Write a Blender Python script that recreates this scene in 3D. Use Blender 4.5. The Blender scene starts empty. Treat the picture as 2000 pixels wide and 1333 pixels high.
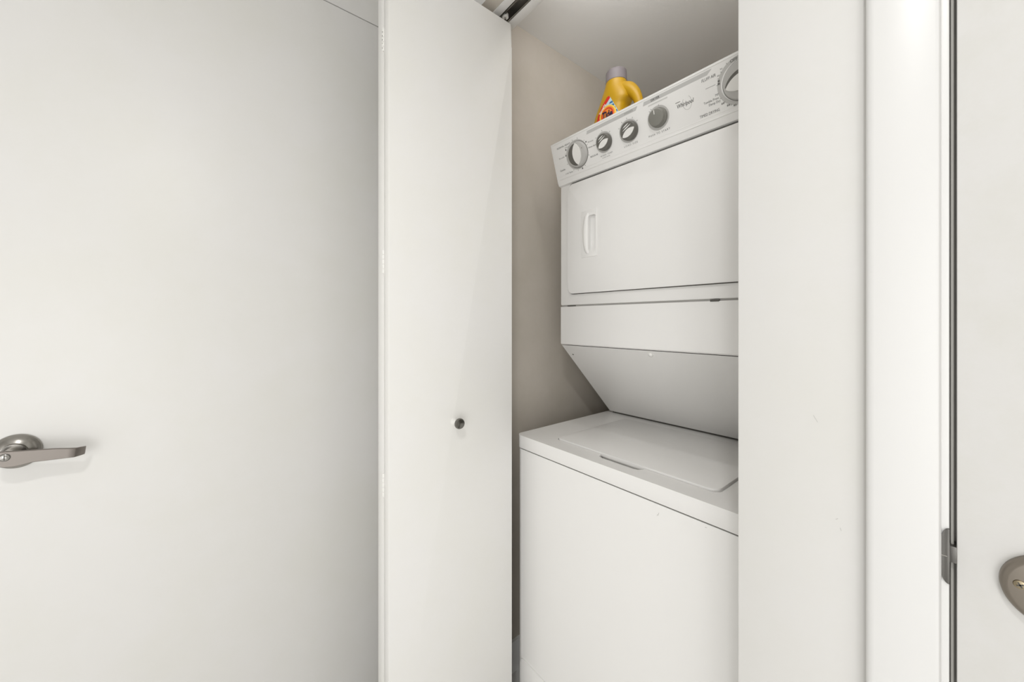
import bpy, bmesh, math, random
from mathutils import Vector, Matrix

random.seed(7)
SC = bpy.context.scene
COL = SC.collection
PI = math.pi

# ------------------------------------------------------------------ camera
cam_d = bpy.data.cameras.new('camera')
cam = bpy.data.objects.new('camera', cam_d)
COL.objects.link(cam)
cam.location = (0, 0, 1.30)
cam.rotation_euler = (PI / 2, 0, math.radians(50.635))
cam_d.sensor_width = 36
cam_d.lens = 13.1426
cam_d.shift_y = -39.5 / 2000
cam_d.clip_start = 0.01
SC.camera = cam

# ------------------------------------------------------------------ world, lights, exposure
W = bpy.data.worlds.new('world')
SC.world = W
W.use_nodes = True
W.node_tree.nodes['Background'].inputs[0].default_value = (1, 0.98, 0.95, 1)
W.node_tree.nodes['Background'].inputs[1].default_value = 0.2


def area(name, loc, target, sx, sy, power, color=(1, 1, 1), shape='RECTANGLE'):
    d = bpy.data.lights.new(name, 'AREA')
    d.shape = shape
    d.size = sx
    if shape in ('RECTANGLE', 'ELLIPSE'):
        d.size_y = sy
    d.energy = power
    d.color = color
    o = bpy.data.objects.new(name, d)
    COL.objects.link(o)
    o.location = loc
    v = Vector(target) - Vector(loc)
    o.rotation_euler = v.to_track_quat('-Z', 'Y').to_euler()
    return o


area('ceiling_lamp', (0.20, -0.33, 2.36), (0.20, -0.33, 0), 0.12, 0.12, 8.0, (1, 0.998, 0.99), 'DISK')
area('fill_behind', (0.35, -1.58, 0.95), (-0.2, 0.7, 1.1), 1.5, 1.7, 9.3)  # added soft fill from behind the camera; no window is built there
area('fill_side', (0.98, -0.40, 0.80), (-1.0, 0.2, 1.2), 1.0, 1.4, 6.2)  # added fill from the right; that wall has no window
area('fill_side_far', (0.98, -1.0, 1.20), (-1.0, 0.2, 1.2), 1.0, 1.4, 12.0)  # second added fill along the windowless right wall, further back
area('closet_fill_lower', (-0.48, 0.7825, 2.33), (-0.48, 1.1, 2.02), 0.40, 0.04, 1.60)  # added lamp hidden behind the header to lift the closet; no fixture
area('closet_fill_upper', (-0.53, 0.7830, 2.34), (-0.53, 1.2, 2.60), 0.56, 0.04, 1.75)  # added hidden lamp aimed up to brighten the closet ceiling

SC.view_settings.view_transform = 'Standard'
SC.view_settings.look = 'None'
SC.view_settings.gamma = 1
SC.view_settings.use_curve_mapping = False
SC.view_settings.exposure = 0.05


# ------------------------------------------------------------------ materials
def mat(name, color, rough=0.5, metal=0.0, bump=0.0, scale=200.0, mottle=0.0, mscale=3.0, brushed=None, coat=0.0):
    m = bpy.data.materials.new(name)
    m.use_nodes = True
    nt = m.node_tree
    b = nt.nodes['Principled BSDF']
    b.inputs['Base Color'].default_value = (*color, 1)
    b.inputs['Roughness'].default_value = rough
    b.inputs['Metallic'].default_value = metal
    if coat:
        b.inputs['Coat Weight'].default_value = coat
    tc = nt.nodes.new('ShaderNodeTexCoord')
    if bump or brushed:
        n = nt.nodes.new('ShaderNodeTexNoise')
        n.inputs['Scale'].default_value = scale
        n.inputs['Detail'].default_value = 3
        if brushed:
            mp = nt.nodes.new('ShaderNodeMapping')
            mp.inputs['Scale'].default_value = brushed
            nt.links.new(tc.outputs['Object'], mp.inputs['Vector'])
            nt.links.new(mp.outputs['Vector'], n.inputs['Vector'])
        else:
            nt.links.new(tc.outputs['Object'], n.inputs['Vector'])
        bp = nt.nodes.new('ShaderNodeBump')
        bp.inputs['Strength'].default_value = bump or 0.1
        bp.inputs['Distance'].default_value = 0.001
        nt.links.new(n.outputs['Fac'], bp.inputs['Height'])
        nt.links.new(bp.outputs['Normal'], b.inputs['Normal'])
    if mottle:
        n2 = nt.nodes.new('ShaderNodeTexNoise')
        n2.inputs['Scale'].default_value = mscale
        n2.inputs['Detail'].default_value = 6
        n2.inputs['Roughness'].default_value = 0.65
        nt.links.new(tc.outputs['Object'], n2.inputs['Vector'])
        r = nt.nodes.new('ShaderNodeValToRGB')
        k = 1 - mottle
        r.color_ramp.elements[0].position = 0.35
        r.color_ramp.elements[0].color = (color[0] * k, color[1] * k, color[2] * k * 0.98, 1)
        r.color_ramp.elements[1].position = 0.6
        r.color_ramp.elements[1].color = (*color, 1)
        nt.links.new(n2.outputs['Fac'], r.inputs['Fac'])
        nt.links.new(r.outputs['Color'], b.inputs['Base Color'])
    return m


M_WALL = mat('white_wall_paint', (0.72, 0.71, 0.692), 0.6, bump=0.10, scale=160, mottle=0.02)
M_CEIL = mat('ceiling_paint', (0.86, 0.85, 0.83), 0.8, bump=0.08, scale=120)
M_TAUPE = mat('taupe_wall_paint', (0.62, 0.57, 0.505), 0.7, bump=0.12, scale=160, mottle=0.06, mscale=5)
M_TRIM = mat('white_trim_gloss', (0.76, 0.755, 0.742), 0.35, bump=0.03, scale=60)
M_TRIM_LIFTED = mat('white_trim_lifted', (0.86, 0.855, 0.84), 0.5)  # trim white made lighter to stand in for light the boards lack
M_DOOR = mat('white_door_paint', (0.785, 0.775, 0.755), 0.42, bump=0.06, scale=90, mottle=0.02, mscale=4)
M_BIFOLD = mat('bifold_white_paint', (0.90, 0.89, 0.87), 0.40, bump=0.04, scale=90, mottle=0.012, mscale=4)
M_ENTRY = mat('entry_door_paint', (0.70, 0.69, 0.672), 0.5, bump=0.25, scale=110, mottle=0.03, mscale=14)
M_FLOOR = mat('pale_floor_tile', (0.80, 0.79, 0.77), 0.35, mottle=0.08, mscale=8)
M_APPL = mat('appliance_enamel', (0.88, 0.87, 0.85), 0.32, bump=0.03, scale=350)
M_PLASTIC = mat('console_plastic', (0.90, 0.89, 0.87), 0.40)
M_DARKGAP = mat('dark_gap', (0.10, 0.095, 0.085), 0.8)
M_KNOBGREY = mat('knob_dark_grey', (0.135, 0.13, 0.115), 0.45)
M_STARTGREY = mat('start_knob_grey', (0.23, 0.225, 0.20), 0.5)
M_SKIRT = mat('knob_skirt_grey', (0.50, 0.49, 0.47), 0.4)
M_PRINTRING = mat('printed_ring_grey', (0.56, 0.55, 0.53), 0.5)
M_BAR = mat('printed_bar_grey', (0.58, 0.575, 0.56), 0.5)
M_INK = mat('dark_print', (0.16, 0.155, 0.145), 0.6)
M_INKSOFT = mat('grey_print', (0.36, 0.35, 0.335), 0.6)
M_WHITE = mat('white_insert', (0.88, 0.87, 0.84), 0.35)
M_NICKEL = mat('satin_nickel', (0.36, 0.345, 0.32), 0.26, 1.0, brushed=(1, 30, 300), bump=0.05, scale=20)
M_LEVER = mat('satin_lever_metal', (0.245, 0.222, 0.203), 0.42, 1.0, brushed=(1, 30, 300), bump=0.05, scale=20)
M_STEEL = mat('dull_steel', (0.185, 0.18, 0.17), 0.42, 1.0)
M_NICKELDARK = mat('satin_nickel_dark', (0.27, 0.24, 0.205), 0.40, 1.0)
M_KNOBMETAL = mat('dark_chrome', (0.20, 0.195, 0.18), 0.24, 1.0)
M_CHROME = mat('worn_chrome', (0.42, 0.41, 0.39), 0.22, 1.0)
M_TRACK = mat('track_aluminium', (0.42, 0.41, 0.39), 0.30, 1.0)
M_STRIP = mat('weatherstrip_grey', (0.44, 0.43, 0.40), 0.7)
M_YELLOW = mat('yellow_bottle_plastic', (0.50, 0.285, 0.003), 0.42)
M_CAP = mat('lavender_grey_cap', (0.215, 0.19, 0.20), 0.5)
M_RED = mat('label_red', (0.62, 0.03, 0.015), 0.4)
M_ORANGE = mat('label_orange', (0.80, 0.24, 0.03), 0.4)
M_LYELLOW = mat('label_yellow', (0.85, 0.58, 0.08), 0.4)
M_SKYBLUE = mat('label_pale_blue', (0.48, 0.62, 0.68), 0.4)
M_BLUE = mat('label_blue', (0.03, 0.14, 0.33), 0.4)
M_NAVY = mat('label_navy', (0.012, 0.012, 0.045), 0.4)
M_LABELWHITE = mat('label_white', (0.85, 0.80, 0.76), 0.4)
M_SCREW = mat('brass_screw', (0.33, 0.275, 0.185), 0.3, 1.0)


# ------------------------------------------------------------------ helpers
def smooth_by_angle(me, deg=40):
    for p in me.polygons:
        p.use_smooth = True
    me.set_sharp_from_angle(angle=math.radians(deg))


def obj(name, bm, m, parent=None, smooth=True, mx=None, label=None):
    bmesh.ops.recalc_face_normals(bm, faces=bm.faces[:])
    if mx is not None:
        bm.transform(mx)
    me = bpy.data.meshes.new(name)
    bm.to_mesh(me)
    bm.free()
    for x in (m if isinstance(m, (list, tuple)) else [m]):
        me.materials.append(x)
    if smooth:
        smooth_by_angle(me)
    o = bpy.data.objects.new(name, me)
    COL.objects.link(o)
    if parent is not None:
        o.parent = parent
        o.matrix_parent_inverse = parent.matrix_basis.inverted()
    if label:
        o['label'] = label
    return o


def empty(name, loc=(0, 0, 0)):
    o = bpy.data.objects.new(name, None)
    COL.objects.link(o)
    o.location = loc
    o.empty_display_size = 0.05
    return o


def tag(o, label, cat, group=None, kind=None):
    o['label'] = label
    o['category'] = cat
    if group:
        o['group'] = group
    if kind:
        o['kind'] = kind
    return o


def add_box(bm, a, b, bevel=0.0, seg=2, axes=None):
    """axis aligned box between two corners, optionally bevelled (axes: only edges along these axes)"""
    x0, y0, z0 = (min(a[i], b[i]) for i in range(3))
    x1, y1, z1 = (max(a[i], b[i]) for i in range(3))
    r = bmesh.ops.create_cube(bm, size=1.0)
    vs = r['verts']
    for v in vs:
        v.co = Vector(((x0 + x1) / 2 + v.co.x * (x1 - x0), (y0 + y1) / 2 + v.co.y * (y1 - y0), (z0 + z1) / 2 + v.co.z * (z1 - z0)))
    if bevel:
        es = {e for v in vs for e in v.link_edges}
        if axes:
            es = {e for e in es if max(range(3), key=lambda i: abs((e.verts[0].co - e.verts[1].co)[i])) in axes}
        bmesh.ops.bevel(bm, geom=list(es), offset=bevel, segments=seg, profile=0.5, affect='EDGES')
    return bm


def box(a, b, bevel=0.0, seg=2, axes=None):
    return add_box(bmesh.new(), a, b, bevel, seg, axes)


def add_prism(bm, pts, axis, t0, t1, bevel=0.0, seg=2):
    """polygon extruded along axis; pts are the two other coordinates in order (x,y,z without axis)"""
    def mk(p, t):
        c = [p[0], p[1]]
        c.insert(axis, t)
        return Vector(c)
    va = [bm.verts.new(mk(p, t0)) for p in pts]
    vb = [bm.verts.new(mk(p, t1)) for p in pts]
    fs = [bm.faces.new(va), bm.faces.new(list(reversed(vb)))]
    n = len(pts)
    for i in range(n):
        fs.append(bm.faces.new((va[i], vb[i], vb[(i + 1) % n], va[(i + 1) % n])))
    if bevel:
        es = {e for f in fs[:2] for e in f.edges}
        bmesh.ops.bevel(bm, geom=list(es), offset=bevel, segments=seg, profile=0.5, affect='EDGES')
    return bm


def prism(pts, axis, t0, t1, bevel=0.0, seg=2):
    return add_prism(bmesh.new(), pts, axis, t0, t1, bevel, seg)


def rrect(x0, y0, x1, y1, r, n=6):
    """rounded rectangle outline; r a number or four (bl, br, tr, tl)"""
    if not isinstance(r, (list, tuple)):
        r = [r] * 4
    out = []
    for (cx, cy, a0, q) in ((x0 + r[0], y0 + r[0], PI, r[0]), (x1 - r[1], y0 + r[1], 1.5 * PI, r[1]),
                            (x1 - r[2], y1 - r[2], 0, r[2]), (x0 + r[3], y1 - r[3], 0.5 * PI, r[3])):
        for i in range(n + 1):
            a = a0 + 0.5 * PI * i / n
            out.append((cx + q * math.cos(a), cy + q * math.sin(a)))
    return out


def add_lathe(bm, prof, n=48, mx=None):
    """profile of (radius, height) turned about local Z"""
    rings = []
    for (r, h) in prof:
        if r < 1e-6:
            rings.append([bm.verts.new((0, 0, h))])
        else:
            rings.append([bm.verts.new((r * math.cos(2 * PI * i / n), r * math.sin(2 * PI * i / n), h)) for i in range(n)])
    new = [v for r in rings for v in r]
    for a, b in zip(rings, rings[1:]):
        for i in range(n):
            j = (i + 1) % n
            if len(a) == 1 and len(b) == 1:
                continue
            if len(a) == 1:
                bm.faces.new((a[0], b[i], b[j]))
            elif len(b) == 1:
                bm.faces.new((a[i], b[0], a[j]))
            else:
                bm.faces.new((a[i], b[i], b[j], a[j]))
    if mx is not None:
        for v in new:
            v.co = mx @ v.co
    return bm


def lathe(prof, n=48, mx=None):
    return add_lathe(bmesh.new(), prof, n, mx)


def frame_mx(origin, xa, ya, za):
    m = Matrix.Identity(4)
    for i, c in enumerate((xa, ya, za)):
        for j in range(3):
            m[j][i] = c[j]
    for j in range(3):
        m[j][3] = origin[j]
    return m


def cut(o, *cutters):
    """boolean difference baked into the mesh, cutters are bmeshes"""
    objs = []
    for c in cutters:
        bmesh.ops.recalc_face_normals(c, faces=c.faces[:])
        me = bpy.data.meshes.new('cutter')
        c.to_mesh(me)
        c.free()
        k = bpy.data.objects.new('cutter', me)
        COL.objects.link(k)
        objs.append(k)
        md = o.modifiers.new('cut', 'BOOLEAN')
        md.operation = 'DIFFERENCE'
        md.solver = 'EXACT'
        md.object = k
    dg = bpy.context.evaluated_depsgraph_get()
    me = bpy.data.meshes.new_from_object(o.evaluated_get(dg))
    o.modifiers.clear()
    old = o.data
    o.data = me
    me.name = old.name
    smooth_by_angle(me)
    for k in objs:
        d = k.data
        bpy.data.objects.remove(k)
        bpy.data.meshes.remove(d)
    return o


def text_bm(s, x0, x1, y0, h, shear=0.0, bold=0.0, depth=0.00025, space=1.0, z=0.0, curve=0.0):
    """lettering as a thin solid in a local XY frame, fitted to x0..x1 and cap height h"""
    cu = bpy.data.curves.new('lettering', 'FONT')
    cu.body = s
    cu.size = 1
    cu.shear = shear
    cu.offset = bold
    cu.space_character = space
    cu.extrude = 0.01
    cu.resolution_u = 3
    t = bpy.data.objects.new('lettering', cu)
    COL.objects.link(t)
    dg = bpy.context.evaluated_depsgraph_get()
    me = bpy.data.meshes.new_from_object(t.evaluated_get(dg))
    bpy.data.objects.remove(t)
    bpy.data.curves.remove(cu)
    bm = bmesh.new()
    bm.from_mesh(me)
    bpy.data.meshes.remove(me)
    xs = [v.co.x for v in bm.verts]
    a, b = min(xs), max(xs)
    for v in bm.verts:
        f = (v.co.x - a) / (b - a)
        v.co = Vector((x0 + f * (x1 - x0), y0 + v.co.y / 0.70 * h + curve * math.sin(PI * f), z + (v.co.z + 0.01) / 0.02 * depth))
    return bm


def tube(pts, r, n=16, squash=None, caps=True):
    """round tube through points, r a number or a list"""
    bm = bmesh.new()
    P = [Vector(p) for p in pts]
    R = r if isinstance(r, (list, tuple)) else [r] * len(P)
    rings = []
    up = Vector((0, 1, 0))
    for i, p in enumerate(P):
        t = (P[min(i + 1, len(P) - 1)] - P[max(i - 1, 0)]).normalized()
        a = up.cross(t)
        if a.length < 1e-4:
            a = Vector((1, 0, 0)).cross(t)
        a.normalize()
        b = t.cross(a).normalized()
        rings.append([bm.verts.new(p + a * R[i] * math.cos(2 * PI * k / n) + b * R[i] * (squash or 1) * math.sin(2 * PI * k / n)) for k in range(n)])
    for A, B in zip(rings, rings[1:]):
        for k in range(n):
            bm.faces.new((A[k], B[k], B[(k + 1) % n], A[(k + 1) % n]))
    if caps:
        bm.faces.new(list(reversed(rings[0])))
        bm.faces.new(rings[-1])
    return bm


def spline(pts, n=8):
    out = []
    P = [Vector(p) for p in pts]
    for i in range(len(P) - 1):
        p0, p1, p2, p3 = P[max(i - 1, 0)], P[i], P[i + 1], P[min(i + 2, len(P) - 1)]
        for k in range(n):
            t = k / n
            out.append(0.5 * ((2 * p1) + (p2 - p0) * t + (2 * p0 - 5 * p1 + 4 * p2 - p3) * t * t + (3 * p1 - p0 - 3 * p2 + p3) * t ** 3))
    out.append(P[-1])
    return out


# ------------------------------------------------------------------ the setting
YF, YB = 0.650, 0.780          # front and back faces of the closet's front wall
CZ = 2.412                     # ceiling
HEAD = 2.262                   # underside of the closet header
OX0, OX1 = -1.022, -0.2305     # closet opening
JX = -0.0132                   # entry door jamb, latch side
LX = -1.20                     # hallway wall on the left
BACK, RX = -1.75, 1.05

tag(obj('floor', box((LX - 0.15, BACK - 0.1, -0.05), (RX + 0.1, 2.0, 0.0)), M_FLOOR, smooth=False),
    'pale floor seen in the slit beside the washer', 'floor', kind='structure')
tag(obj('ceiling', box((LX - 0.15, BACK - 0.1, CZ), (RX + 0.1, 2.0, CZ + 0.05)), M_CEIL, smooth=False),
    'flat white ceiling inside the closet above the dryer', 'ceiling', kind='structure')

# front wall: pier beside the closet opening, header with a taupe underside, wall above the entry door
bm = bmesh.new()
add_box(bm, (LX, YF, 0), (OX0, YB, CZ))
add_box(bm, (OX0, YF, HEAD), (OX1, 0.7160, CZ))
add_box(bm, (OX0, 0.7520, HEAD), (OX1, YB, CZ))
add_box(bm, (OX0, 0.7160, HEAD + 0.026), (OX1, 0.7520, CZ))
add_box(bm, (OX1, YF, 0), (JX - 0.0108, YB, CZ), 0.003, 2, axes=(2,))
add_box(bm, (JX - 0.0108, YF, 2.262), (0.93, YB, CZ))
add_box(bm, (0.93, YF, 0), (RX, YB, CZ))
wf = obj('wall_front', bm, [M_WALL, M_TAUPE])
for p in wf.data.polygons:
    c = p.center
    if (p.normal.z < -0.9 and abs(c.z - HEAD) < 0.01 and c.x < OX1) or (p.normal.y > 0.9) or (p.normal.x > 0.9 and abs(c.x - OX0) < 0.01):
        p.material_index = 1
tag(wf, 'white painted wall pier between the closet opening and the entry door', 'wall', kind='structure')

# left hallway wall with its door opening
LD0, LD1, LDZ = -0.355, 0.462, 2.2435
bm = bmesh.new()
add_box(bm, (LX - 0.12, BACK, 0), (LX, LD0 - 0.0022, CZ))
add_box(bm, (LX - 0.12, LD1 + 0.003, 0), (LX, YF, CZ))
add_box(bm, (LX - 0.12, LD0 - 0.0022, LDZ + 0.0022), (LX, LD1 + 0.003, CZ))
tag(obj('wall_left', bm, M_WALL), 'white wall strip above the left lever door', 'wall', kind='structure')
tag(obj('wall_right', box((RX, BACK, 0), (RX + 0.1, YF, CZ)), M_WALL), 'white hallway wall beside the entry door, behind the camera', 'wall', kind='structure')
tag(obj('wall_back', box((LX - 0.12, BACK - 0.1, 0), (RX + 0.1, BACK, CZ)), M_WALL), 'white hallway wall behind the camera', 'wall', kind='structure')

# closet walls
CL, CR, CB = -1.075, -0.12, 1.86
tag(obj('wall_closet_left', box((CL - 0.1, YB, 0), (CL, CB, CZ)), M_TAUPE), 'taupe closet wall left of the stacked washer and dryer', 'wall', kind='structure')
tag(obj('wall_closet_right', box((CR, YB, 0), (CR + 0.1, CB, CZ)), M_TAUPE), 'taupe closet wall right of the stacked washer and dryer', 'wall', kind='structure')
tag(obj('wall_closet_back', box((CL - 0.1, CB, 0), (CR + 0.1, CB + 0.1, CZ)), M_TAUPE), 'taupe closet wall behind the stacked washer and dryer', 'wall', kind='structure')
bm = prism([(CL, 0.0), (CL + 0.012, 0.0), (CL + 0.012, 0.105), (CL + 0.009, 0.111), (CL, 0.113)], 1, YB + 0.001, CB - 0.001)
tag(obj('baseboard_left', bm, M_TRIM_LIFTED), 'white baseboard at the foot of the taupe closet wall', 'baseboard', kind='structure')

# mounting board under the header
bm = box((OX0, 0.6915, HEAD - 0.004), (OX1, 0.7160, HEAD), 0.001)
tag(obj('trim_1', bm, M_TRIM_LIFTED), 'white strip under the closet header on the room side of the track', 'trim', kind='structure')
bm = box((OX0, 0.7520, HEAD - 0.004), (OX1, YB + 0.001, HEAD), 0.001)
tag(obj('trim_4', bm, M_TRIM_LIFTED), 'white strip under the closet header on the closet side of the track', 'trim', kind='structure')

# entry door casing with a rounded outer edge, and jamb with strike plate
bm = prism([(-0.0808, YF), (-0.0808, 0.640), (-0.0796, 0.6335), (-0.0765, 0.6305), (-0.072, 0.630), (-0.0235, 0.630), (-0.0205, 0.6315), (-0.0190, 0.635), (-0.0187, YF)], 2, 0, 2.30)
tag(obj('trim_2', bm, M_TRIM), 'white flat door casing with rounded edges beside the entry door', 'trim', kind='structure')
bm = bmesh.new()
add_box(bm, (-0.0240, YF - 0.004, 0), (JX, YB, 2.262), 0.0012, 2, axes=(2,))
jamb = tag(obj('trim_3', bm, M_TRIM), 'white entry door jamb edge between casing and door gap', 'trim', kind='structure')
obj('weatherstrip', tube([(JX + 0.0021, YF + 0.009, 0.0), (JX + 0.0021, YF + 0.009, 2.25)], 0.0013, 10), M_STRIP, jamb, label='grey weatherstrip in the door gap')
obj('stop', box((JX, YF + 0.020, 0), (0.02, YF + 0.050, 2.262)), M_STRIP, jamb)
# strike plate: curved lip that wraps the jamb edge
SZ = 1.0355
pts = []
for i in range(25):
    a = -PI / 2 + PI * i / 24
    pts.append((JX - 0.0003 - 0.0078 * max(0.0, math.cos(a)), SZ + 0.031 * math.sin(a)))
bm = prism(pts + [(JX + 0.0005, SZ + 0.031), (JX + 0.0005, SZ - 0.031)][::1], 1, YF - 0.0065, YF - 0.0035, 0.0006)
bmesh.ops.remove_doubles(bm, verts=bm.verts[:], dist=1e-5)
strike = obj('strike_plate', bm, M_STEEL, jamb, label='dull steel strike lip on the jamb edge')
obj('screw_slot', box((-0.0195, YF - 0.0067, SZ - 0.0004), (-0.0145, YF - 0.0064, SZ + 0.0004)), M_NICKEL, strike)

# ------------------------------------------------------------------ entry door (right edge of the photograph)
door3 = tag(obj('door_3', box((-0.0078, YF, 0.006), (0.905, YF + 0.044, 2.255), 0.0015), M_ENTRY),
            'white entry door with a nickel deadbolt plate at the right edge', 'door', kind='structure')
DB = Vector((0.057, YF, 1.0295))
mx = frame_mx(DB, (1, 0, 0), (0, 0, 1), (0, -1, 0))
plate = obj('deadbolt_plate', lathe([(0, 0), (0.0358, 0), (0.0362, 0.001), (0.0358, 0.0065), (0.0335, 0.0092), (0.0305, 0.0100), (0, 0.0102)], 64), M_NICKELDARK, door3, mx=mx, label='dark nickel round deadbolt plate')
for sx in (-0.0233, 0.0233):
    b2 = lathe([(0, 0.0145), (0.0022, 0.0145), (0.0042, 0.0138), (0.0046, 0.0126), (0.0046, 0.011)], 20)
    s = obj('screw', b2, M_SCREW, plate, mx=mx @ Matrix.Translation((sx, 0.0022, -0.0028)))
    b3 = box((-0.0026, -0.0006, 0.0142), (0.0026, 0.0006, 0.0149))
    add_box(b3, (-0.0006, -0.0026, 0.0142), (0.0006, 0.0026, 0.0149))
    bmesh.ops.transform(b3, matrix=Matrix.Rotation(0.5, 4, 'Z'), verts=b3.verts[:])
    obj('screw_recess', b3, M_DARKGAP, plate, mx=mx @ Matrix.Translation((sx, 0.0022, -0.0028)))
b4 = lathe([(0, 0.026), (0.010, 0.026), (0.0115, 0.024), (0.0125, 0.012)], 32)
add_box(b4, (-0.0035, -0.016, 0.022), (0.0035, 0.016, 0.036), 0.002)
obj('thumb_turn', b4, M_NICKELDARK, door3, mx=mx)
obj('bolt', box((JX, YF + 0.001, DB.z - 0.0025), (-0.0070, YF + 0.018, DB.z + 0.0160), 0.0006), M_STEEL, door3, label='steel bolt crossing the door gap')

# ------------------------------------------------------------------ left door with its lever
door1 = tag(obj('door_1', box((LX - 0.045, LD0, 0.008), (LX - 0.001, LD1, LDZ), 0.0012), M_DOOR),
            'large flat white door with a nickel lever at the left edge', 'door', kind='structure')
HC = Vector((LX - 0.001, -0.290, 1.0405))
mx = frame_mx(HC, (0, 1, 0), (0, 0, 1), (1, 0, 0))
obj('rosette', lathe([(0, 0), (0.0332, 0), (0.0336, 0.0015), (0.0328, 0.004), (0.0314, 0.0050), (0.0300, 0.0075), (0.0240, 0.0125), (0.0185, 0.0150), (0.0180, 0.022), (0, 0.022)], 72), M_NICKEL, door1, mx=mx, label='domed satin nickel rose')
obj('spindle_neck', lathe([(0, 0.02), (0.0125, 0.02), (0.0120, 0.030), (0.0125, 0.0425), (0, 0.0425)], 40), M_NICKEL, door1, mx=mx)
# flat lever: eye round the hub, taper, end bent back towards the door
bm = bmesh.new()
stn = [(-0.0195, 0.0020, 0.0475), (-0.0185, 0.0085, 0.0475), (-0.015, 0.0135, 0.0475), (-0.009, 0.0172, 0.0475), (0.0, 0.0185, 0.0475), (0.010, 0.0180, 0.0475), (0.020, 0.0160, 0.0475), (0.030, 0.0135, 0.0475),
       (0.045, 0.0118, 0.0475), (0.060, 0.0108, 0.0475), (0.075, 0.0097, 0.0474), (0.0845, 0.0093, 0.0474), (0.0860, 0.0091, 0.0465), (0.0910, 0.0087, 0.0400), (0.0965, 0.0079, 0.0330)]
rings = []
for (y, hw, d) in stn:
    top = 0.0105 if y < 0.02 else 0.0100
    zt = min(hw, 0.0112 - 0.012 * max(0, y) * 0.3)
    zb = -hw if y < 0.03 else -min(hw, 0.0125 - 0.03 * (y - 0.03))
    th = 0.0065
    # rounded bar section
    ring = [(y, zt, d - th * 0.2), (y, zt - 0.001, d), (y, zb + 0.001, d), (y, zb, d - th * 0.2), (y, zb, d - th * 0.8), (y, zb + 0.001, d - th), (y, zt - 0.001, d - th), (y, zt, d - th * 0.8)]
    rings.append([bm.verts.new(p) for p in ring])
for A, B in zip(rings, rings[1:]):
    for k in range(8):
        bm.faces.new((A[k], B[k], B[(k + 1) % 8], A[(k + 1) % 8]))
bm.faces.new(rings[0][::-1])
bm.faces.new(rings[-1])
bmesh.ops.transform(bm, matrix=Matrix.Rotation(math.radians(-6.5), 4, 'Z'), verts=bm.verts[:])
lev = obj('lever', bm, M_LEVER, door1, mx=mx, label='flat satin nickel lever with bent-back tip')
obj('privacy_button', lathe([(0, 0.0500), (0.0052, 0.0498), (0.0062, 0.0490), (0.0063, 0.0470)], 32, Matrix.Translation((-0.003, 0.0008, 0))), M_CHROME, lev, mx=mx)
obj('button_rim', lathe([(0.0063, 0.0474), (0.0063, 0.0480), (0.0073, 0.0478), (0.0074, 0.0474)], 32, Matrix.Translation((-0.003, 0.0008, 0))), M_KNOBGREY, lev, mx=mx)
obj('button_slot', box((-0.0036, -0.004, 0.0497), (-0.0024, 0.0056, 0.0504)), M_DARKGAP, lev, mx=mx)

# ------------------------------------------------------------------ bifold closet door, folded open
bif = tag(empty('door_2', (-0.948, 0.745, 0.02)), 'narrow white bifold closet door folded open, with a small chrome knob', 'door', kind='structure')
PZ0, PZ1 = 0.020, 2.2344
pb = obj('panel', box((-0.9440, 0.3515, PZ0), (-0.9110, 0.7474, PZ1), 0.0018), M_BIFOLD, bif)
pa = obj('panel', box((-0.9840, 0.3515, PZ0), (-0.9463, 0.7474, PZ1), 0.0018), M_BIFOLD, bif)
# chipped far top corner of the panel facing the room
cut(pb, prism([(-0.9135, 2.165), (-0.9115 + 0.004, 2.150), (-0.905, 2.24), (-0.9165, 2.24)], 1, 0.742, 0.76))
for zc in (2.018, 1.451, 0.881, 0.311):
    b = bmesh.new()
    for k in range(5):
        z0 = zc - 0.030 + k * 0.012
        add_lathe(b, [(0, z0), (0.0022, z0), (0.0028, z0 + 0.0008), (0.0028, z0 + 0.0108), (0.0022, z0 + 0.0116), (0, z0 + 0.0116)], 14, Matrix.Translation((-0.9452, 0.3512, 0)))
    h = obj('hinge', b, M_BIFOLD, bif, label='white painted hinge knuckles between the two panels')
    obj('hinge_leaf', box((-0.9463, 0.353, zc - 0.03), (-0.9440, 0.38, zc + 0.03)), M_BIFOLD, h)
if True:
    zc = 2.018     # paint worn off the top hinge
    b = bmesh.new()
    for dz, r in ((0.018, 0.0016), (0.008, 0.0018), (-0.002, 0.0020), (-0.011, 0.0013), (-0.023, 0.0016)):
        add_lathe(b, [(0, 0), (r, 0), (r * 0.7, 0.0006), (0, 0.0008)], 10, frame_mx((-0.9455, 0.3486, zc + dz), (1, 0, 0), (0, 0, 1), (0, -1, 0)))
    obj('bare_metal_speck', b, M_KNOBGREY, bif, label='dark specks of bare metal on the top hinge')
KB = Vector((-0.9110, 0.5385, 1.0180))
mx = frame_mx(KB, (0, 1, 0), (0, 0, 1), (1, 0, 0))
obj('knob', lathe([(0, 0.0175), (0.0068, 0.0175), (0.0110, 0.021), (0.0144, 0.0255), (0.0147, 0.0295), (0.0130, 0.0335), (0.0065, 0.0355), (0, 0.0359)], 40), M_KNOBMETAL, bif, mx=mx, label='small round dark chrome knob')
obj('knob_stem', lathe([(0.0112, 0), (0.0108, 0.0010), (0.0080, 0.0020), (0.0064, 0.006), (0.0064, 0.0178), (0, 0.0178)], 36), M_BIFOLD, bif, mx=mx, label='painted-over white stem of the knob')

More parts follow.
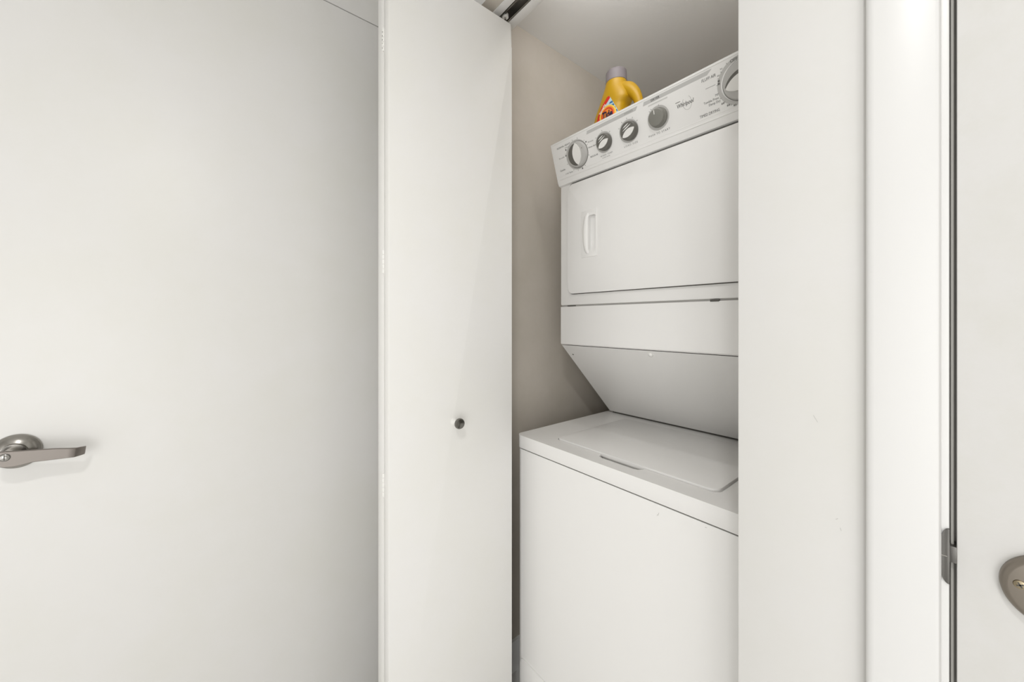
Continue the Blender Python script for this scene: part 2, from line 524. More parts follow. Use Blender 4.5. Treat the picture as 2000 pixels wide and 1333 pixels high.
# track the bifold runs in
tr = tag(empty('door_track', ((OX0 + OX1) / 2, 0.734, HEAD - 0.004)), 'grey metal sliding door track under the closet header', 'track')
TZ = HEAD + 0.0245
bm = bmesh.new()
y0, y1 = 0.7165, 0.7515
add_box(bm, (OX0, y0, TZ - 0.0015), (OX1, y1, TZ))
add_box(bm, (OX0, y0, TZ - 0.0285), (OX1, y0 + 0.0018, TZ))
add_box(bm, (OX0, y1 - 0.0018, TZ - 0.0285), (OX1, y1, TZ))
add_box(bm, (OX0, y0, TZ - 0.0285), (OX1, y0 + 0.0045, TZ - 0.0267))
add_box(bm, (OX0, y1 - 0.0045, TZ - 0.0285), (OX1, y1, TZ - 0.0267))
obj('channel', bm, M_TRACK, tr)
b = lathe([(0, 0), (0.0095, 0), (0.0105, 0.001), (0.0105, 0.009), (0.0095, 0.010), (0, 0.010)], 24, Matrix.Translation((-0.9285, 0.734, HEAD - 0.002)))
obj('roller', b, M_WHITE, tr)
b = lathe([(0, 0), (0.003, 0), (0.003, 0.036), (0, 0.036)], 12, Matrix.Translation((-0.9285, 0.734, HEAD - 0.0275)))
add_box(b, (-0.921, 0.7265, HEAD + 0.0005), (-0.911, 0.7300, HEAD + 0.0030), 0.0005)
obj('guide_pin', b, M_CHROME, tr)

# ------------------------------------------------------------------ stacked washer and dryer
AX0, AX1 = -0.930, -0.236
WD = tag(empty('stacked_washer_dryer', ((AX0 + AX1) / 2, 1.15, 0)), 'white stacked washer and dryer with a tilted control console, inside the closet', 'washer dryer')
WY, WT = 0.797, 0.926
# washer cabinet: rounded front corners
WX0 = AX0 - 0.0170
foot = rrect(WX0, WY, AX1, 1.52, [0.024, 0.018, 0.004, 0.004], 12)
cab = obj('washer_cabinet', prism(foot, 2, 0.012, 0.8815), M_APPL, WD)
obj('seam', prism(rrect(WX0 + 0.003, WY + 0.004, AX1 - 0.003, 1.515, [0.022, 0.016, 0.004, 0.004], 10), 2, 0.880, 0.8850), M_DARKGAP, cab, label='dark seam under the washer top')
kick = obj('access_panel', prism(rrect(AX0 + 0.0035, 0.030, AX1 - 0.010, 0.205, [0.004, 0.004, 0.016, 0.016], 6), 1, WY - 0.0035, WY + 0.01, 0.002), M_APPL, cab)
for fx in (AX0 + 0.05, AX1 - 0.05):
    for fy in (WY + 0.05, 1.46):
        obj('levelling_foot', lathe([(0, 0), (0.016, 0), (0.016, 0.006), (0.007, 0.008), (0.007, 0.02)], 20, Matrix.Translation((fx, fy, 0))), M_KNOBGREY, cab)
# washer top with rolled front edge
bm = prism(rrect(WX0 - 0.001, WY - 0.001, AX1 + 0.001, 1.52, [0.022, 0.018, 0.004, 0.004], 10), 2, 0.8845, WT)
es = [e for e in bm.edges if all(abs(v.co.z - WT) < 1e-6 for v in e.verts)]
bmesh.ops.bevel(bm, geom=es, offset=0.0105, segments=5, profile=0.5, affect='EDGES')
es = [e for e in bm.edges if all(abs(v.co.z - 0.8845) < 1e-6 for v in e.verts)]
bmesh.ops.bevel(bm, geom=es, offset=0.0015, segments=2, profile=0.5, affect='EDGES')
top = obj('washer_top', bm, M_APPL, WD)
cut(top,
    prism([(-0.655, 0.8665), (-0.645, 0.840), (-0.632, 0.8345), (-0.535, 0.8345), (-0.522, 0.842), (-0.512, 0.8665)], 2, WT - 0.012, WT + 0.01),
    prism(rrect(-0.8275, 0.8560, -0.3400, 1.232, 0.020), 2, WT - 0.004, WT + 0.01))
# lid
lid = obj('washer_lid', prism(rrect(-0.8240, 0.8590, -0.3440, 1.228, [0.016, 0.022, 0.016, 0.016], 7), 2, WT - 0.006, WT + 0.0048, 0.0028, 3), M_APPL, WD)
# sloping shroud between the two machines
SLY0, SLZ0, SLY1, SLZ1 = 0.9935, 1.2130, 1.2785, 0.9330
shroud = obj('shroud_panel', prism([(SLY0, SLZ0), (SLY1, SLZ1), (1.52, SLZ1), (1.52, SLZ0)], 0, AX0 + 0.0005, AX1 - 0.0005, 0.0025, 2), M_APPL, WD, label='white sloping panel above the washer lid')
obj('gap_filler', box((AX0 + 0.012, SLY1 + 0.006, WT - 0.001), (AX1 - 0.012, 1.515, SLZ1 + 0.003)), M_DARKGAP, shroud)
sv = Vector((0, SLY1 - SLY0, SLZ1 - SLZ0)).normalized()
sn = Vector((1, 0, 0)).cross(sv)
if sn.z > 0:
    sn = -sn
def slope_mx(x, y, z):
    return frame_mx((x, y, z), (1, 0, 0), tuple(sn.cross(Vector((1, 0, 0)))), tuple(sn))
def on_slope(x, t):
    return Vector((x, SLY0, SLZ0)) + sv * t
p = on_slope(-0.9060, 0.050)
obj('screw_hole', lathe([(0, 0.0004), (0.0030, 0.0004), (0.0038, -0.0005)], 16), M_KNOBGREY, shroud, mx=slope_mx(*p), label='small dark screw in the corner of the sloping panel')
p = on_slope(-0.5875, 0.018)
b = lathe([(0, 0.0050), (0.0045, 0.0045), (0.0068, 0.0025), (0.0072, 0.0)], 20)
obj('screw_cap', b, M_WHITE, shroud, mx=slope_mx(*p), label='white round screw cap')
# lower front panel of the dryer
DY = 0.9896
low = obj('dryer_lower_panel', prism([(DY + 0.0035, 1.2150), (DY, 1.2185), (DY, 1.3500), (1.52, 1.3500), (1.52, 1.2150)], 0, AX0, AX1, 0.002, 2), M_APPL, WD)
obj('seam', box((AX0 + 0.004, DY + 0.004, 1.349), (AX1 - 0.004, 1.515, 1.3560)), mat('seam_grey', (0.36, 0.35, 0.33), 0.7), low, label='grey seam below the dryer')
obj('gasket', box((-0.900, DY + 0.0032, 1.3500), (-0.862, DY + 0.010, 1.3545)), M_DARKGAP, low, label='short dark gasket piece in the seam')
obj('latch_clip', box((-0.414, DY - 0.0020, 1.3485), (-0.392, DY + 0.006, 1.3535), 0.001), M_DARKGAP, low, label='small dark clip in the seam')
# dryer cabinet
dcab = obj('dryer_cabinet', box((AX0, DY, 1.3550), (AX1, 1.56, 1.9160), 0.004, 2), M_APPL, WD)
# dryer door
DX0, DX1, DZ0, DZ1 = -0.8865, -0.2720, 1.3940, 1.7715
door = obj('dryer_door', prism(rrect(DX0, DZ0, DX1, DZ1, 0.018, 7), 1, DY - 0.0110, DY - 0.0040, 0.0030, 3), M_APPL, WD)
obj('door_gasket', prism(rrect(DX0 + 0.0008, DZ0 - 0.0022, DX1 - 0.0008, DZ1 + 0.0060, 0.018, 6), 1, DY - 0.0045, DY + 0.001), M_DARKGAP, door, label='dark gap line round the dryer door')
gasket = door.children[-1]
hx0, hx1, hz0, hz1 = -0.8240, -0.7600, 1.5110, 1.6670
fy = DY - 0.0110
cut(door, prism(rrect(hx0 + 0.0265, hz0 + 0.0165, hx1 - 0.0015, hz1 - 0.0165, 0.006), 1, fy - 0.02, DY + 0.02))
cut(gasket, prism(rrect(hx0 + 0.026, hz0 + 0.016, hx1 - 0.001, hz1 - 0.016, 0.006), 1, DY - 0.02, DY + 0.035))
cut(dcab, prism(rrect(hx0 + 0.026, hz0 + 0.016, hx1 - 0.001, hz1 - 0.016, 0.006), 1, DY - 0.02, DY + 0.035))
hf = obj('door_handle', prism(rrect(hx0, hz0, hx1, hz1, 0.003, 3), 1, fy - 0.0016, fy + 0.001, 0.0007), M_APPL, door)
cut(hf, prism(rrect(hx0 + 0.030, hz0 + 0.020, hx1 - 0.005, hz1 - 0.020, 0.006), 1, fy - 0.02, fy + 0.02))
# cup of the handle and its curved grip
cup = obj('handle_cup', prism(rrect(hx0 + 0.0265, hz0 + 0.0165, hx1 - 0.0015, hz1 - 0.0165, 0.006), 1, fy - 0.0005, DY + 0.020), M_APPL, door)
cut(cup, prism(rrect(hx0 + 0.030, hz0 + 0.020, hx1 - 0.005, hz1 - 0.020, 0.006), 1, fy - 0.02, fy + 0.012))
bm = bmesh.new()
rings = []
for i in range(21):
    t = -1 + 2 * i / 20
    z = (hz0 + hz1) / 2 + t * (hz1 - hz0 - 0.020) / 2
    w = 0.024 * math.sqrt(max(0.02, 1 - t * t * 0.86))
    pr = 0.0075 * math.sqrt(max(0.0, 1 - t ** 4)) + 0.0012
    ring = []
    for k in range(9):
        a = PI * k / 8
        ring.append(bm.verts.new((hx0 + 0.031 - w / 2 - w / 2 * math.cos(PI - a), fy - pr * math.sin(a) ** 0.8 if 0 < k < 8 else fy - 0.0005, z)))
    rings.append(ring)
for A, B in zip(rings, rings[1:]):
    for k in range(8):
        bm.faces.new((A[k], A[k + 1], B[k + 1], B[k]))
obj('handle_grip', bm, M_APPL, door)

# control console: leans forward at the top
CB0 = Vector((AX0, 0.9763, 1.7894))
ce = Vector((0, 0.9375 - 0.9763, 1.9153 - 1.7894)).normalized()
cn = Vector((1, 0, 0)).cross(ce)
CMX = frame_mx(CB0, (1, 0, 0), tuple(ce), tuple(cn))
CL_ = 0.13174
con = obj('control_console', prism([(0.9763, 1.7894), (0.9810, 1.7810), (0.9900, 1.7785), (1.035, 1.7785), (1.035, 1.9155), (0.960, 1.9172), (0.9415, 1.9172), (0.9375, 1.9153)], 0, AX0 - 0.002, AX1 + 0.002, 0.004, 3), M_PLASTIC, WD)
LW = AX1 - AX0
b = box((0.012, 0.0085, -0.001), (LW - 0.012, 0.0115, 0.0016), 0.0008)
add_box(b, (0.012, 0.0185, -0.001), (LW - 0.012, 0.0200, 0.0006), 0.0003)
add_box(b, (0.008, 0.126, -0.001), (LW - 0.008, 0.1285, 0.0014), 0.0006)
obj('moulded_rib', b, M_PLASTIC, con, mx=CMX)


def flat_ring(r0, r1, z, cx, cy, n=56, h=0.0003):
    return lathe([(r0, z), (r1, z), (r1, z + h), (r0, z + h), (r0, z)], n, Matrix.Translation((cx, cy, 0)))


def vesica(cx, cy, hl, hw, ang, n=14, side=0, bulge=None):
    """lens outline, long axis at ang; side 1 gives only the half on the left of the axis up to radius"""
    out = []
    R = (hl * hl + hw * hw) / (2 * hw)
    a0 = math.asin(min(1, hl / R))
    for i in range(n + 1):
        a = -a0 + 2 * a0 * i / n
        out.append((R * math.sin(a), R * math.cos(a) - (R - hw)))
    for i in range(n + 1):
        a = a0 - 2 * a0 * i / n
        out.append((R * math.sin(a), -(R * math.cos(a) - (R - hw))))
    out = out[:n + 1] + out[n + 2:-1]
    c, s = math.cos(ang), math.sin(ang)
    return [(cx + x * c - y * s, cy + x * s + y * c) for x, y in out]


def crescent(cx, cy, hl, hw, ang, n=18):
    """left half of a lens: straight along the axis, bulging to its left"""
    R = (hl * hl + hw * hw) / (2 * hw)
    a0 = math.asin(min(1, hl / R)) if hw < hl else PI - math.asin(min(1, hl / R))
    c, s = math.cos(ang), math.sin(ang)
    out = []
    for i in range(n + 1):
        a = -a0 + 2 * a0 * i / n
        x, y = R * math.sin(a), R * math.cos(a) - (R - hw)
        out.append((cx + x * c - y * s, cy + x * s + y * c))
    return out


def dial(cx, cy, r, ang, label, ph=0.010, dk=0.80):
    """wide pale dial: printed ring, skirt, dark half, pale lens-shaped grip"""
    k = obj('timer_dial', lathe([(0, 0.0), (r * 1.0, 0.0), (r, 0.002), (r * 0.985, 0.0035), (r * 0.955, ph - 0.003), (r * 0.94, ph - 0.001), (r * 0.88, ph), (0, ph)], 56), M_SKIRT, WD, mx=CMX @ Matrix.Translation((cx, cy, 0.0008)), label=label)
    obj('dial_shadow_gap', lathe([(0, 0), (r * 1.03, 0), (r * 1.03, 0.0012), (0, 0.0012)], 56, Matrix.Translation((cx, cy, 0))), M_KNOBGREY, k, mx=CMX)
    obj('dial_recess', prism(crescent(cx, cy, r * 0.86, r * dk, ang), 2, ph + 0.0006, ph + 0.0014), M_KNOBGREY, k, mx=CMX, label='dark grey half of the dial')
    obj('dial_grip', prism(vesica(cx + math.sin(ang) * r * 0.10, cy - math.cos(ang) * r * 0.10, r * 0.84, r * 0.40, ang), 2, ph + 0.0006, ph + 0.0040, 0.0010), M_WHITE, k, mx=CMX, label='white lens-shaped grip')
    obj('dial_mark', lathe([(0, 0), (0.0016, 0), (0.0016, 0.0004), (0, 0.0004)], 10, Matrix.Translation((cx + r * 0.66, cy + r * 0.30, ph + 0.0008))), M_INK, k, mx=CMX)
    return k


def small_knob(cx, cy, r, ang, label, ph=0.013):
    k = obj('selector_knob', lathe([(0, 0), (r, 0), (r, 0.003), (r * 0.95, ph - 0.0015), (r * 0.90, ph), (0, ph)], 48), M_KNOBGREY, WD, mx=CMX @ Matrix.Translation((cx, cy, 0.0006)), label=label)
    c, s = math.cos(ang), math.sin(ang)
    ox, oy = cx + s * r * 0.22, cy - c * r * 0.22
    obj('knob_grip', prism(vesica(ox, oy, r * 0.84, r * 0.36, ang), 2, ph - 0.001, ph + 0.003, 0.0008), M_WHITE, k, mx=CMX, label='white lens-shaped grip')
    for q, hl in ((0.34, 0.60), (0.58, 0.42)):
        ex, ey = cx - s * r * q, cy + c * r * q
        obj('knob_highlight', prism(vesica(ex + c * r * 0.08, ey + s * r * 0.08, r * hl, r * 0.055, ang), 2, ph - 0.001, ph + 0.0015), M_WHITE, k, mx=CMX)  # edge highlights of the grip ridge, laid on as thin white bars
    return k


def on_console(name, bm, m, label=None):
    return obj(name, bm, m, con, mx=CMX, smooth=False, label=label)


# parallax shifts the front of a dial a little to the left, so bases sit slightly right of what is seen
def base(x, y, ph):
    return x + 0.80 * ph, y - 0.20 * ph


K1 = base(0.1030, 0.0680, 0.008)
K2 = base(0.2110, 0.0690, 0.009)
K3 = base(0.2990, 0.0690, 0.009)
K4 = base(0.3880, 0.0700, 0.010)
K5 = base(0.5935, 0.0730, 0.012)
for (cx, cy), r0, r1 in ((K1, 0.038, 0.0460), (K2, 0.024, 0.0305), (K3, 0.025, 0.0315), (K5, 0.044, 0.0520)):
    on_console('printed_ring', flat_ring(r0, r1, 0.0, cx - 0.004, cy + 0.001), M_PRINTRING)
dial(*K1, 0.0405, PI / 2, 'round pale washer timer dial with an upright white grip')
small_knob(*K2, 0.0252, math.radians(24), 'dark grey wash temperature knob with slanted white grip')
small_knob(*K3, 0.0264, math.radians(22), 'dark grey load size knob with slanted white grip')
dial(*K5, 0.0430, math.radians(10), 'largest dryer timer dial partly behind the wall edge', dk=0.50)
# push-to-start knob, plain grey
on_console('printed_ring', flat_ring(0.021, 0.0310, 0.0, K4[0] - 0.002, K4[1]), M_PRINTRING)
k4 = obj('start_knob', lathe([(0, 0), (0.0248, 0), (0.0248, 0.0025), (0.0240, 0.0085), (0.0226, 0.0090), (0.0219, 0.0150), (0.0209, 0.0175), (0.0197, 0.0182), (0.0, 0.0182)], 48), M_STARTGREY, WD, mx=CMX @ Matrix.Translation((*K4, 0.0004)), label='plain grey push-to-start knob with a white tick')
obj('white_tick', box((-0.0032, 0.0085, 0.0178), (-0.0012, 0.0190, 0.0188)), M_WHITE, k4, mx=CMX @ Matrix.Translation((*K4, 0.0004)))

# printed bars and lettering
T = text_bm
on_console('printed_bar', prism([(0.1560, 0.1120), (0.3330, 0.1120), (0.3400, 0.1215), (0.1600, 0.1215)], 2, 0, 0.0003), M_BAR)
on_console('printed_bar', prism([(0.3560, 0.1130), (0.5280, 0.1130), (0.5400, 0.1225), (0.3600, 0.1225)], 2, 0, 0.0003), M_BAR)
on_console('printed_bar', prism([(0.3700, 0.1055), (0.4260, 0.1055), (0.4260, 0.1090), (0.3720, 0.1090)], 2, 0, 0.0003), mat('faint_bar', (0.68, 0.675, 0.65), 0.5))
L = []
def lett(s, x0, x1, y0, h, m=M_INK, **k):
    k.setdefault('z', 0.0002)
    on_console('lettering', T(s, x0, x1, y0, h, **k), m)
lett('WASHER', 0.2960, 0.3250, 0.1145, 0.0050, M_INKSOFT, z=0.0004)
lett('DRYER', 0.3810, 0.4060, 0.1152, 0.0055, z=0.0004, bold=0.02)
lett('PUSH TO START', 0.3600, 0.4220, 0.0285, 0.0048, M_INK, space=1.4)
lett('LOAD SIZE', 0.2800, 0.3250, 0.0285, 0.0048, M_INKSOFT, space=1.3)
lett('WASH TEMP', 0.1930, 0.2380, 0.0290, 0.0048, M_INKSOFT, space=1.2)
lett('WARM RINSE', 0.1990, 0.2280, 0.0235, 0.0024, M_INKSOFT)
lett('NORMAL HEAVY', 0.0265, 0.0860, 0.1085, 0.0052, M_INK)
lett('Wash', 0.0600, 0.0820, 0.1010, 0.0040, M_INKSOFT)
lett('Soak', 0.0265, 0.0530, 0.0755, 0.0046, M_INKSOFT)
lett('Gentle', 0.0220, 0.0450, 0.0355, 0.0058, M_INK)
lett('Off', 0.0430, 0.0570, 0.0195, 0.0046, M_INKSOFT)
lett('Spin', 0.0600, 0.0760, 0.0195, 0.0050, M_INK)
lett('Rinse', 0.1560, 0.1770, 0.0860, 0.0044, M_INKSOFT)
lett('Rinse Spin', 0.1560, 0.1840, 0.0700, 0.0044, M_INK)
lett('REGULAR', 0.1560, 0.1860, 0.0400, 0.0050, M_INK)
lett('FLUFF AIR', 0.5140, 0.5470, 0.1020, 0.0066, M_INK, shear=0.15)
lett('70', 0.5405, 0.5475, 0.0590, 0.0044, M_INK)
lett('Tumble Press', 0.5130, 0.5480, 0.0512, 0.0052, M_INK)
lett('Damp Dry', 0.5245, 0.5510, 0.0432, 0.0052, M_INK)
lett('TIMED DRYING', 0.5000, 0.5470, 0.0240, 0.0064, M_INK)
for s, x, y in (('60', 0.5520, 0.0350), ('50', 0.5635, 0.0262), ('40', 0.5770, 0.0205)):
    lett(s, x, x + 0.0072, y, 0.0042, M_INK, bold=0.02)
for s, x, y in (('80', 0.5500, 0.0985), ('90', 0.5575, 0.1100)):
    lett(s, x, x + 0.0052, y, 0.0034, M_INKSOFT)
lett('OFF', 0.5800, 0.5960, 0.1150, 0.0060, M_INK, bold=0.02)
on_console('printed_line', box((0.5210, 0.0840, 0), (0.5440, 0.0850, 0.0003)), M_INKSOFT)
# logo script with its swirl
lett('Whirlpool', 0.4480, 0.4910, 0.0690, 0.0095, M_INK, shear=0.25, bold=0.012)
b = bmesh.new()
add_prism(b, [(0.4445, 0.0825), (0.4570, 0.0825), (0.4570, 0.0840), (0.4445, 0.0840)], 2, 0, 0.0003)
on_console('logo_mark', b, M_INK)
sw = []
for i in range(41):
    a = 2.4 + 4.9 * i / 40
    sw.append((0.4745 + 0.0120 * math.cos(a) * (1 - 0.15 * i / 40), 0.0735 + 0.0165 * math.sin(a), 0.0002))
on_console('logo_swirl', tube(sw, 0.0003, 6), M_INKSOFT)
# tick marks round the dials, each its own piece
tick_me = bpy.data.meshes.new('tick_mark')
q = box((0, -0.0006, 0.0002), (0.004, 0.0006, 0.0006))
q.to_mesh(tick_me)
q.free()
tick_me.materials.append(M_INKSOFT)
stop_me = bpy.data.meshes.new('stop_mark')
q = box((-0.0022, -0.0022, 0.0002), (0.0022, 0.0022, 0.0008), 0.0005)
q.to_mesh(stop_me)
q.free()
stop_me.materials.append(M_INK)


def console_copy(name, me, local):
    o = bpy.data.objects.new(name, me)
    COL.objects.link(o)
    o.parent = con
    o.matrix_parent_inverse = con.matrix_basis.inverted()
    o.matrix_basis = CMX @ local
    return o


for (cx, cy), r, angs in ((K1, 0.0470, (148, 160, 200, 240, 262, 285, 300, 340, 5, 18, 40, 75, 100)), (K2, 0.0318, (40, 90, 140)), (K3, 0.0328, (30, 60, 90, 120, 150)), (K4, 0.0285, (75, 118, 130)), (K5, 0.0500, (120, 140, 155, 170, 190, 205, 220, 240))):
    for a in angs:
        console_copy('tick_mark', tick_me, Matrix.Translation((cx - 0.004, cy + 0.001, 0)) @ Matrix.Rotation(math.radians(a), 4, 'Z') @ Matrix.Translation((r, 0, 0)))
for cx, cy in ((K1[0] - 0.046, K1[1] + 0.030), (K1[0] - 0.050, K1[1] + 0.012), (K1[0] + 0.040, K1[1] + 0.026), (K1[0] + 0.008, K1[1] - 0.047), (K5[0] - 0.051, K5[1] + 0.018), (K5[0] - 0.0515, K5[1] + 0.012)):
    console_copy('stop_mark', stop_me, Matrix.Translation((cx, cy, 0)))

# ------------------------------------------------------------------ detergent bottle on top of the dryer
BY, BZ = 1.100, 1.9180
bot = tag(empty('detergent_bottle', (-0.770, BY, BZ)), 'yellow laundry detergent bottle with lavender-grey cap on top of the dryer', 'bottle')
SECT = [  # z, left, right, half depth
    (1.918, -0.864, -0.722, 0.043), (1.921, -0.870, -0.718, 0.047), (1.94, -0.874, -0.716, 0.049), (1.97, -0.8725, -0.724, 0.049), (2.005, -0.866, -0.724, 0.0485),
    (2.030, -0.8585, -0.724, 0.0480), (2.052, -0.8505, -0.722, 0.0465), (2.068, -0.8440, -0.708, 0.0450), (2.088, -0.8370, -0.708, 0.0435), (2.106, -0.8300, -0.714, 0.0420), (2.122, -0.8235, -0.7230, 0.0410), (2.136, -0.8170, -0.7280, 0.0400), (2.148, -0.8125, -0.7310, 0.0395), (2.157, -0.8110, -0.7320, 0.0390)]


def sec_at(z):
    for a, b_ in zip(SECT, SECT[1:]):
        if a[0] <= z <= b_[0]:
            t = (z - a[0]) / (b_[0] - a[0])
            return tuple(a[i] + t * (b_[i] - a[i]) for i in range(1, 4))
    return SECT[-1][1:]


def sup_n(z):
    return 2.0 + 1.2 * max(0, min(1, (2.125 - z) / 0.10))


def front_y(x, z):
    l, r, d = sec_at(z)
    u = max(-0.995, min(0.995, (x - (l + r) / 2) / ((r - l) / 2)))
    n = sup_n(z)
    return BY - d * (1 - abs(u) ** n) ** (1 / n)


bm = bmesh.new()
rings = []
zs = []
for a, b_ in zip(SECT, SECT[1:]):
    for k in range(3):
        zs.append(a[0] + (b_[0] - a[0]) * k / 3)
zs.append(SECT[-1][0])
NS = 56
for z in zs:
    l, r, d = sec_at(z)
    n = sup_n(z)
    ring = []
    for k in range(NS):
        a = 2 * PI * k / NS
        c, s = math.cos(a), math.sin(a)
        ring.append(bm.verts.new(((l + r) / 2 + (r - l) / 2 * math.copysign(abs(c) ** (2 / n), c), BY + d * math.copysign(abs(s) ** (2 / n), s), z)))
    rings.append(ring)
for A, B in zip(rings, rings[1:]):
    for k in range(NS):
        bm.faces.new((A[k], A[(k + 1) % NS], B[(k + 1) % NS], B[k]))
bm.faces.new(rings[0][::-1])
bm.faces.new(rings[-1])
body = obj('bottle_body', bm, M_YELLOW, bot)
hp = spline([(-0.770, BY, 2.112), (-0.740, BY, 2.112), (-0.710, BY, 2.098), (-0.686, BY, 2.070), (-0.671, BY, 2.034), (-0.664, BY, 1.998), (-0.668, BY, 1.966), (-0.695, BY, 1.950), (-0.735, BY, 1.950)], 6)
HR = (0.0170, 0.0245, 0.0245, 0.0205, 0.0160, 0.0140, 0.0140, 0.0160, 0.0180)
obj('bottle_handle', tube(hp, [HR[min(8, i // 6)] + (HR[min(8, i // 6 + 1)] - HR[min(8, i // 6)]) * (i % 6) / 6 for i in range(len(hp))], 24, squash=1.0), M_YELLOW, bot)
# cap: ribbed skirt, slightly domed top
NC = 72
bm = bmesh.new()
prof = [(0.0395, 2.1480), (0.0408, 2.1490), (0.0408, 2.1530), (0.0403, 2.1540), (0.0395, 2.1830), (0.0385, 2.1890), (0.0360, 2.1918), (0.0, 2.1925)]
rings = []
for (r, z) in prof[:-1]:
    ring = []
    for k in range(NC):
        rr = r * (1 - (0.012 if (k % 2 and 2.1405 < z < 2.185) else 0))
        ring.append(bm.verts.new((-0.7715 + 1.03 * rr * math.cos(2 * PI * k / NC), BY + rr * math.sin(2 * PI * k / NC), z)))
    rings.append(ring)
for A, B in zip(rings, rings[1:]):
    for k in range(NC):
        bm.faces.new((A[k], A[(k + 1) % NC], B[(k + 1) % NC], B[k]))
bm.faces.new(rings[-1])
bm.faces.new(rings[0][::-1])
obj('cap', bm, M_CAP, bot, label='lavender-grey screw cap')


# label pieces follow the curved front of the bottle
def wrap(bm, lift):
    for v in bm.verts:
        x, z = v.co.x + 0.0295, v.co.y - 0.0150     # label placed on the bottle's bulging front
        v.co = Vector((x, front_y(x, z) - lift - v.co.z, z))
    return bm


def grid_poly(inside, x0, x1, z0, z1, n=40):
    """fine flat grid of the cells whose centre is inside"""
    bm = bmesh.new()
    vv = {}
    def V(i, j):
        if (i, j) not in vv:
            vv[(i, j)] = bm.verts.new((x0 + (x1 - x0) * i / n, z0 + (z1 - z0) * j / n, 0))
        return vv[(i, j)]
    for i in range(n):
        for j in range(n):
            if inside(x0 + (x1 - x0) * (i + 0.5) / n, z0 + (z1 - z0) * (j + 0.5) / n):
                bm.faces.new((V(i, j), V(i + 1, j), V(i + 1, j + 1), V(i, j + 1)))
    return bm


def fan_poly(pts, n=8):
    """polygon as concentric rings from its centroid, so that it can bend"""
    bm = bmesh.new()
    cx = sum(p[0] for p in pts) / len(pts)
    cz = sum(p[1] for p in pts) / len(pts)
    c = bm.verts.new((cx, cz, 0))
    dense = []
    for i in range(len(pts)):
        a, b_ = pts[i], pts[(i + 1) % len(pts)]
        for k in range(4):
            dense.append((a[0] + (b_[0] - a[0]) * k / 4, a[1] + (b_[1] - a[1]) * k / 4))
    prev = None
    for r in range(1, n + 1):
        ring = [bm.verts.new((cx + (p[0] - cx) * r / n, cz + (p[1] - cz) * r / n, 0)) for p in dense]
        for k in range(len(ring)):
            j = (k + 1) % len(ring)
            if prev is None:
                bm.faces.new((c, ring[k], ring[j]))
            else:
                bm.faces.new((prev[k], ring[k], ring[j], prev[j]))
        prev = ring
    return bm


def label_piece(name, bm, m, lift, label=None):
    o = obj(name, wrap(bm, lift), m, body, smooth=True, label=label)
    return o


LAB = [(-0.866, 1.945), (-0.8640, 2.000), (-0.8540, 2.040), (-0.8330, 2.078), (-0.8110, 2.0990), (-0.8050, 2.1000), (-0.7990, 2.0950), (-0.7850, 2.0700), (-0.7700, 2.0400), (-0.7550, 2.0050), (-0.7450, 1.970), (-0.742, 1.945)]
label_piece('label', fan_poly(LAB), M_SKYBLUE, 0.0006, 'pale blue label panel')
BAND = [(-0.8630, 2.0150), (-0.8560, 2.0380), (-0.8360, 2.0740), (-0.8130, 2.0975), (-0.8060, 2.1000), (-0.8000, 2.0960), (-0.7975, 2.0890), (-0.8120, 2.0760), (-0.8330, 2.0500), (-0.8470, 2.0180), (-0.8520, 2.0000)]
label_piece('label_band', fan_poly(BAND), M_RED, 0.0010, 'red slanted label band')
BE = (-0.8080, 2.0270)
def circ(r, n=32, sx=1.0):
    return [(BE[0] + r * sx * math.cos(2 * PI * i / n), BE[1] + r * math.sin(2 * PI * i / n)) for i in range(n)]
label_piece('label_disc', fan_poly(circ(0.0370)), M_LYELLOW, 0.0014, 'yellow target disc')
label_piece('label_disc', fan_poly(circ(0.0315)), M_ORANGE, 0.0018, 'orange target ring')
label_piece('label_disc', fan_poly(circ(0.0265)), M_RED, 0.0021, 'red target ring')
label_piece('label_disc', fan_poly(circ(0.0215)), M_ORANGE, 0.0024, 'orange target disc')
for i in range(7):
    z = 2.0700 - i * 0.0125
    x1 = -0.7840 + (2.0700 - z) * 0.47
    x0 = x1 - 0.0170 - 0.001 * i
    label_piece('label_dash', fan_poly([(x0, z - 0.0035), (x1, z - 0.0045), (x1 - 0.003, z + 0.0040), (x0 + 0.003, z + 0.0025)], 3), M_BLUE, 0.0011)
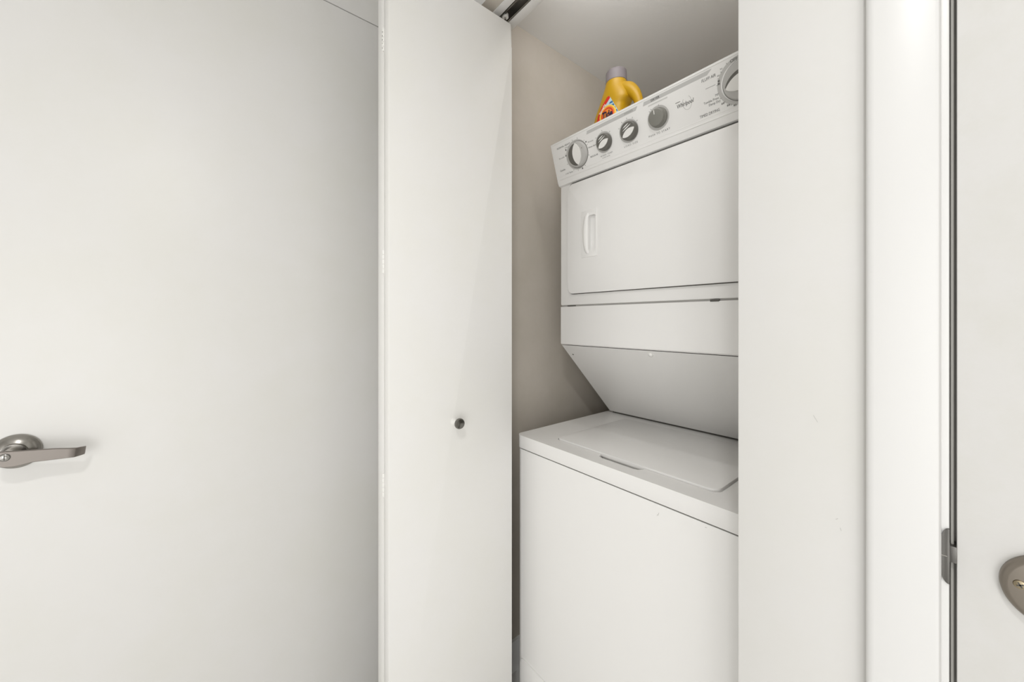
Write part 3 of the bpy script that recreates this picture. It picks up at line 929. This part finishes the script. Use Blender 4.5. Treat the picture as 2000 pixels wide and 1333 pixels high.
for i in range(2):
    z = 2.0000 - i * 0.014
    label_piece('label_dash', fan_poly([(-0.8615, z - 0.004), (-0.8500, z - 0.004), (-0.8500, z + 0.003), (-0.8605, z + 0.004)], 3), M_BLUE, 0.0012)
tb = T('Tide', -0.8310, -0.7840, 2.0155, 0.0260, bold=0.035, depth=0.0004)
label_piece('label_lettering', tb, M_NAVY, 0.0028, 'dark navy lettering')
tb = T('Simply', 0, 0.040, 0, 0.0100, bold=0.02, depth=0.0003)
ca, sa = math.cos(math.radians(52)), math.sin(math.radians(52))
for v in tb.verts:
    x, y = v.co.x, v.co.y
    v.co.x, v.co.y = -0.8410 + x * ca - y * sa, 2.0400 + x * sa + y * ca
label_piece('label_lettering', tb, M_LABELWHITE, 0.0014, 'pale lettering on the red band')

# bring the whole bottle to its true size about the centre of its base
size = Matrix.Translation((-0.772, BY, BZ)) @ Matrix.Diagonal((0.865, 0.865, 0.887, 1)) @ Matrix.Translation((0.772, -BY, -BZ))
for part in [c for c in bot.children] + [g for c in bot.children for g in c.children]:
    part.data.transform(size)

# small scuffs where things were knocked
for (x, z, w, h, a) in ((-0.4462, 0.8597, 0.0010, 0.0075, -0.35), (-0.4490, 0.8567, 0.0006, 0.0045, -0.5), (-0.3420, 0.8740, 0.0035, 0.0008, 0.2)):
    b = box((-w / 2, -h / 2, -0.0002), (w / 2, h / 2, 0.0002))
    obj('scuff', b, M_PRINTRING, cab, mx=Matrix.Translation((x, WY - 0.0001, z)) @ Matrix.Rotation(PI / 2, 4, 'X') @ Matrix.Rotation(a, 4, 'Z'))
for (x, z, w, h, a) in ((-0.1105, 1.036, 0.0030, 0.0007, 0.7), (-0.1065, 1.024, 0.0007, 0.0035, 0.3), (-0.1330, 1.165, 0.0006, 0.010, 0.5)):
    b = box((-w / 2, -h / 2, -0.0002), (w / 2, h / 2, 0.0002))
    obj('scuff', b, M_PRINTRING, wf, mx=Matrix.Translation((x, YF - 0.0001, z)) @ Matrix.Rotation(PI / 2, 4, 'X') @ Matrix.Rotation(a, 4, 'Z'))
